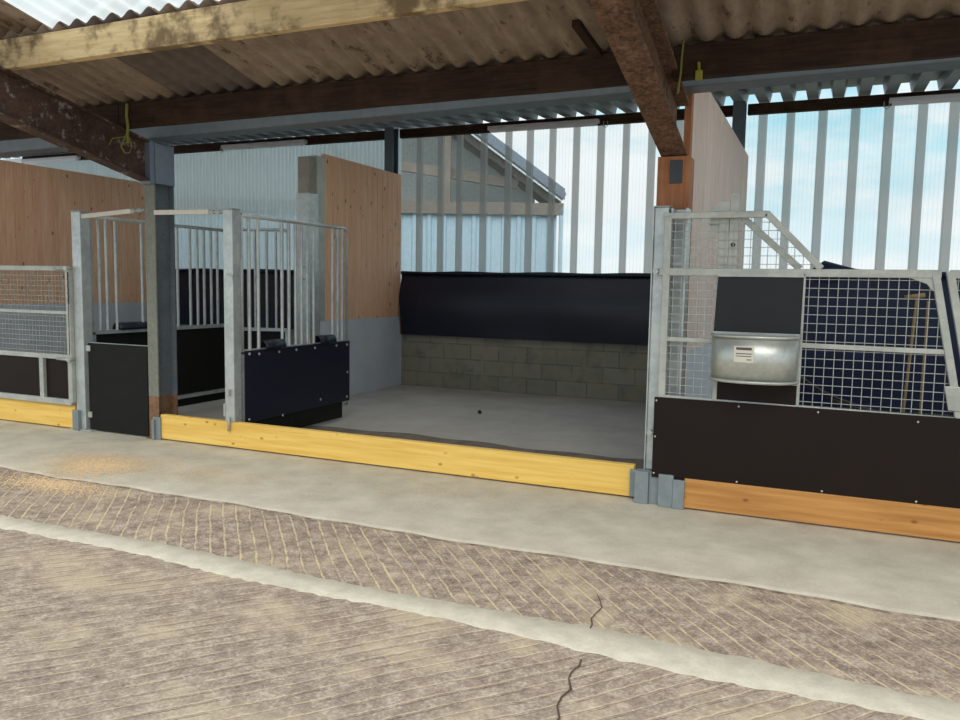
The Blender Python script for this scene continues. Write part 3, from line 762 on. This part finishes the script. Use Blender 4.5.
# ------------------------------------------------------------------ small things
for i, (pa, pb, lab) in enumerate((((1.98, .70, .0), (2.055, .74, 1.53), 'wooden tool handle leaning behind the right gate, its head a cross grip'), ((2.10, .5, 0.), (2.11, .56, 1.5), 'straight wooden tool handle behind the right gate, nearer the sloped stile'))):
    t = thing('tool_handle', lab, 'tool', pa)
    MB().tube([pa, pb], .010, 8).build('shaft', 'handle', t)
    if i == 0: MB().tube([(pb[0] - .08, pb[1], pb[2] - .01), (pb[0] + .05, pb[1], pb[2] + .01)], .016, 8).build('cross_grip', 'handle', t)
    MB().box(pa[0] - .03, pa[0] + .03, pa[1] - .015, pa[1] + .015, 0, .06).build('head', 'cable', t)
m = MB()
for k in (0, .03):
    m.tube([(1.20, .25 + k, 1.0 + k), (1.34, .3 + k, .93), (1.46, .33 + k, .85 - k * .6), (1.6, .35, .79 - k * .7), (1.78, .36, .735 - k * .3), (1.95, .36, .70 - k), (2.2, .34, .70), (2.5, .3, .68)], .011, 8)
m.tube([(1.20, .25, 1.0), (1.14, .24, .6), (1.1, .24, .02)], .011, 8).tube([(2.5, .3, .68), (2.56, .3, .4), (2.58, .3, .02)], .011, 8)
tag(m.build('hose', 'cable'), 'dark hose sagging behind the wire mesh of the right gate', 'hose')

m = MB().tube([(-4.40, -.352, 3.13), (-4.405, -.355, 3.02), (-4.395, -.352, 2.93), (-4.40, -.355, 2.86), (-4.402, -.352, 2.78)], .013, 6).tube([(-4.40, -.355, 2.88), (-4.41, -.42, 2.74), (-4.41, -.38, 2.69), (-4.405, -.33, 2.70), (-4.40, -.31, 2.76), (-4.40, -.34, 2.84)], .007, 6).tube([(-4.40, -.355, 2.84), (-4.42, -.50, 2.80), (-4.42, -.54, 2.74)], .005, 6)
tag(m.build('baler_twine', 'twine'), 'green baler twine hanging over the flaking brown rafter', 'twine')
m = MB().tube([(.523, -.36, 3.16), (.515, -.362, 3.06), (.512, -.36, 2.96), (.505, -.36, 2.90), (.498, -.36, 2.85), (.496, -.355, 2.83), (.50, -.33, 2.86)], .007, 6)
tag(m.build('baler_twine', 'twine'), 'loop of twine hanging from the scaly rusted rafter', 'twine')
m = MB().box(.605, .65, -.368, -.345, 2.90, 2.965).tube([(.628, -.355, 2.96), (.622, -.35, 3.02)], .012, 6)
tag(m.build('cable_tag', 'yellowtag', bevel=.01), 'small yellow plastic tag below the right dark purlin', 'tag')
m = MB(); m.hexa([(-.12, -.74, 3.205), (-.06, -.74, 3.205), (-.02, -.35, 3.115), (-.08, -.35, 3.115), (-.12, -.74, 3.25), (-.06, -.74, 3.25), (-.02, -.35, 3.16), (-.08, -.35, 3.16)])
tag(m.build('timber_offcut', 'dark_timber', bevel=.005), 'short dark timber offcut under the roof beside the rusted rafter', 'offcut')
m = MB()
for k in range(5): m.ball((-2.332 + random.uniform(-.02, .02), 2.97 + random.uniform(-.015, .015), .02 + random.uniform(0, .012)), .02, 7)
tag(m.build('dung_clod', 'dung'), 'small dark clod lying on the empty stall floor', 'clod')

# sawdust on the apron: uncountable
m = MB()
def flakes(n, cx, cy, sx, sy, zb):
    for _ in range(n):
        x, y = random.gauss(cx, sx), random.gauss(cy, sy)
        if y > -.1: continue
        z = .001 if y > EDGE(x) + .01 else -.0175
        a = random.uniform(0, 6.28); s = random.uniform(.002, .006)
        vs = [m.bm.verts.new((x + s * cos(a + q) * (1 + .5 * (i % 2)), y + s * sin(a + q), z + random.uniform(.0006, .0016))) for i, q in enumerate((0, 1.57, 3.14, 4.71))]
        m._f(vs)
flakes(9000, -4.02, -1.08, .20, .17, 0); flakes(2600, -4.35, -.95, .3, .2, 0); flakes(5500, -3.9, -1.62, .28, .1, 0); flakes(3600, -3.2, -.85, .6, .2, 0); flakes(1400, -1.2, -.5, .5, .18, 0)
o = m.build('sawdust', 'sawdust'); o['kind'] = 'stuff'; tag(o, 'pale orange sawdust scattered on the concrete before the black door', 'sawdust')

# ------------------------------------------------------------------ outside: neighbour barn and trees
t = thing('neighbour_barn', 'neighbouring open gabled barn seen through the clear back sheeting', 'barn', (-8.5, 12, -.3))
BL = Matrix.Translation((-3.93, 10.99, 0)) @ Matrix.Rotation(R(22), 4, 'Z')
t.location = (-3.93, 10.99, -.3); t.rotation_euler = (0, 0, R(22))
def barn(m, name, mat):
    bmesh.ops.translate(m.bm, vec=(0, 0, .3), verts=m.bm.verts); return m.build(name, mat, t, local=True)
ez, sl, RX, LX = 3.64, .71, -8., -14.
rzb = lambda x: ez - x * sl if x > RX else ez - RX * sl + (x - RX) * sl
m = MB(); k = 0; y = 0.
def slab(m, a, b, ya, yb, dz, th):
    m.hexa([(a, ya, rzb(a) + dz - th), (b, ya, rzb(b) + dz - th), (b, yb, rzb(b) + dz - th), (a, yb, rzb(a) + dz - th), (a, ya, rzb(a) + dz), (b, ya, rzb(b) + dz), (b, yb, rzb(b) + dz), (a, yb, rzb(a) + dz)])
for i in range(13):
    m.mi = 1 if i % 3 == 1 else 0
    slab(m, .05, RX, i * .3, (i + 1) * .3, 0, .04); slab(m, RX, LX, i * .3, (i + 1) * .3, 0, .04)
barn(m, 'roof', ['roofsheet', 'roofstripe'])
m = MB(); slab(m, .02, RX, -.04, -.01, .06, .24); slab(m, RX, LX, -.04, -.01, .06, .24); barn(m, 'bargeboard', 'haunch')
m = MB(); x = LX
while x < -.34: m.prism([(x, .1), (x + .1, .1), (x + .13, .06), (x + .20, .06), (x + .23, .1), (x + .33, .1), (x + .33, .16), (x, .16)], 2, -.3, 3.2); x += .33
m.box(-.08, .0, .0, .2, -.3, 3.3); barn(m, 'cladding', 'cladding')
barn(MB().box(LX, 0, .0, .1, 3.12, 3.38), 'wall_beam', 'barnwood')
barn(MB().bar((-5.6, .6, 4.5), (-1.0, .6, 3.85), .14, .22), 'tie_beam', 'barnwood')
for k, x in enumerate((-2.6, -5.2)): barn(MB().box(x - .1, x + .1, .25, .45, -.3, rzb(x) - .05), 'upright', 'barnwood')
for yy in (1.6, 2.8): 
    m = MB(); slab(m, .0, RX, yy, yy + .15, -.045, .2); barn(m, 'rafter', 'barnwood')
barn(MB().prism([(LX, -.3), (-.5, -.3), (-.5, rzb(-.5) - .06), (RX, rzb(RX) - .06), (LX, rzb(LX) - .06)], 1, 3.75, 3.85), 'rear_wall', 'roofsheet')

def tree(x, y, h, w, label):
    t = thing('distant_tree', label, 'tree', (x, y, -.3), group='distant trees beyond the back wall')
    MB().tube([(x, y, -.3), (x, y, h * .5)], .15, 8).build('trunk', 'bark', t)
    m = MB()
    for k in range(14):
        a = random.uniform(0, 6.28); rr = random.uniform(0, .7) * w; zz = random.uniform(.35, .85) * h
        bmesh.ops.create_icosphere(m.bm, subdivisions=3, radius=w * random.uniform(.3, .5), matrix=Matrix.Translation((x + rr * cos(a), y + rr * sin(a) * .6, zz)))
    for v in m.bm.verts: v.co += Vector((random.uniform(-.1, .1), random.uniform(-.1, .1), random.uniform(-.12, .12))) * w * .35
    m.build('crown', 'leaf', t)
TR = [(-13.3, 70, 2.5, 1.4), (-10.4, 70, 2.9, 1.6), (-8.2, 72, 2.7, 1.5), (-6.2, 70, 3.2, 1.6), (-4.2, 73, 2.8, 1.5), (6.2, 68, 2.9, 1.4), (12.4, 68, 3.6, 1.7), (14.6, 66, 3.0, 1.5), (17.6, 68, 3.3, 1.6)]
for i, a in enumerate(TR): tree(*a, 'hazy green tree on the horizon beyond the clear back sheeting')

# ------------------------------------------------------------------ sky, sun
w = bpy.data.worlds.new('sky'); SC.world = w; w.use_nodes = True
nt = w.node_tree; N = nt.nodes; L = nt.links.new
bg = N['Background']; tc = N.new('ShaderNodeTexCoord'); sx = N.new('ShaderNodeSeparateXYZ'); L(tc.outputs['Generated'], sx.inputs[0])
grad = N.new('ShaderNodeValToRGB'); L(sx.outputs[2], grad.inputs[0])
e = grad.color_ramp.elements
e[0].position = 0.; e[0].color = (.80, .92, .95, 1); e[1].position = .55; e[1].color = (.22, .50, .78, 1)
k = e.new(.20); k.color = (.42, .78, .90, 1)
mp = N.new('ShaderNodeMapping'); mp.inputs['Scale'].default_value = (1.4, 1.4, 3.6); mp.inputs['Location'].default_value = (.35, .1, .12); L(tc.outputs['Generated'], mp.inputs[0])
nz = N.new('ShaderNodeTexNoise'); nz.inputs['Scale'].default_value = 2.4; nz.inputs['Detail'].default_value = 7; nz.inputs['Roughness'].default_value = .55; L(mp.outputs[0], nz.inputs['Vector'])
mr = N.new('ShaderNodeMapRange'); mr.interpolation_type = 'SMOOTHSTEP'; mr.inputs['From Min'].default_value = .42; mr.inputs['From Max'].default_value = .60
bi = N.new('ShaderNodeMath'); bi.operation = 'MULTIPLY_ADD'; L(sx.outputs[2], bi.inputs[0]); bi.inputs[1].default_value = -.9; bi.inputs[2].default_value = .065; bi.use_clamp = True
ad = N.new('ShaderNodeMath'); L(bi.outputs[0], ad.inputs[0]); L(nz.outputs['Fac'], ad.inputs[1]); L(ad.outputs[0], mr.inputs['Value'])
mx = N.new('ShaderNodeMix'); mx.data_type = 'RGBA'; L(mr.outputs[0], mx.inputs[0]); L(grad.outputs[0], mx.inputs[6]); mx.inputs[7].default_value = (.93, .97, .98, 1)
L(mx.outputs[2], bg.inputs[0]); bg.inputs[1].default_value = 1.04

sd = bpy.data.lights.new('sun', 'SUN'); so = bpy.data.objects.new('sun', sd); COL.objects.link(so)
sd.energy = 2.9; sd.angle = R(55); sd.color = (1., .94, .84)
so.location = (2, -9, 9)
so.rotation_euler = Vector((-.28, .75, -.95)).to_track_quat('-Z', 'Y').to_euler()

vs = SC.view_settings; SC.display_settings.display_device = 'sRGB'
vs.view_transform = 'Standard'; vs.look = 'None'; vs.gamma = 1.; vs.use_curve_mapping = False; vs.exposure = 0.
SC.cycles.max_bounces = 10; SC.cycles.transparent_max_bounces = 16
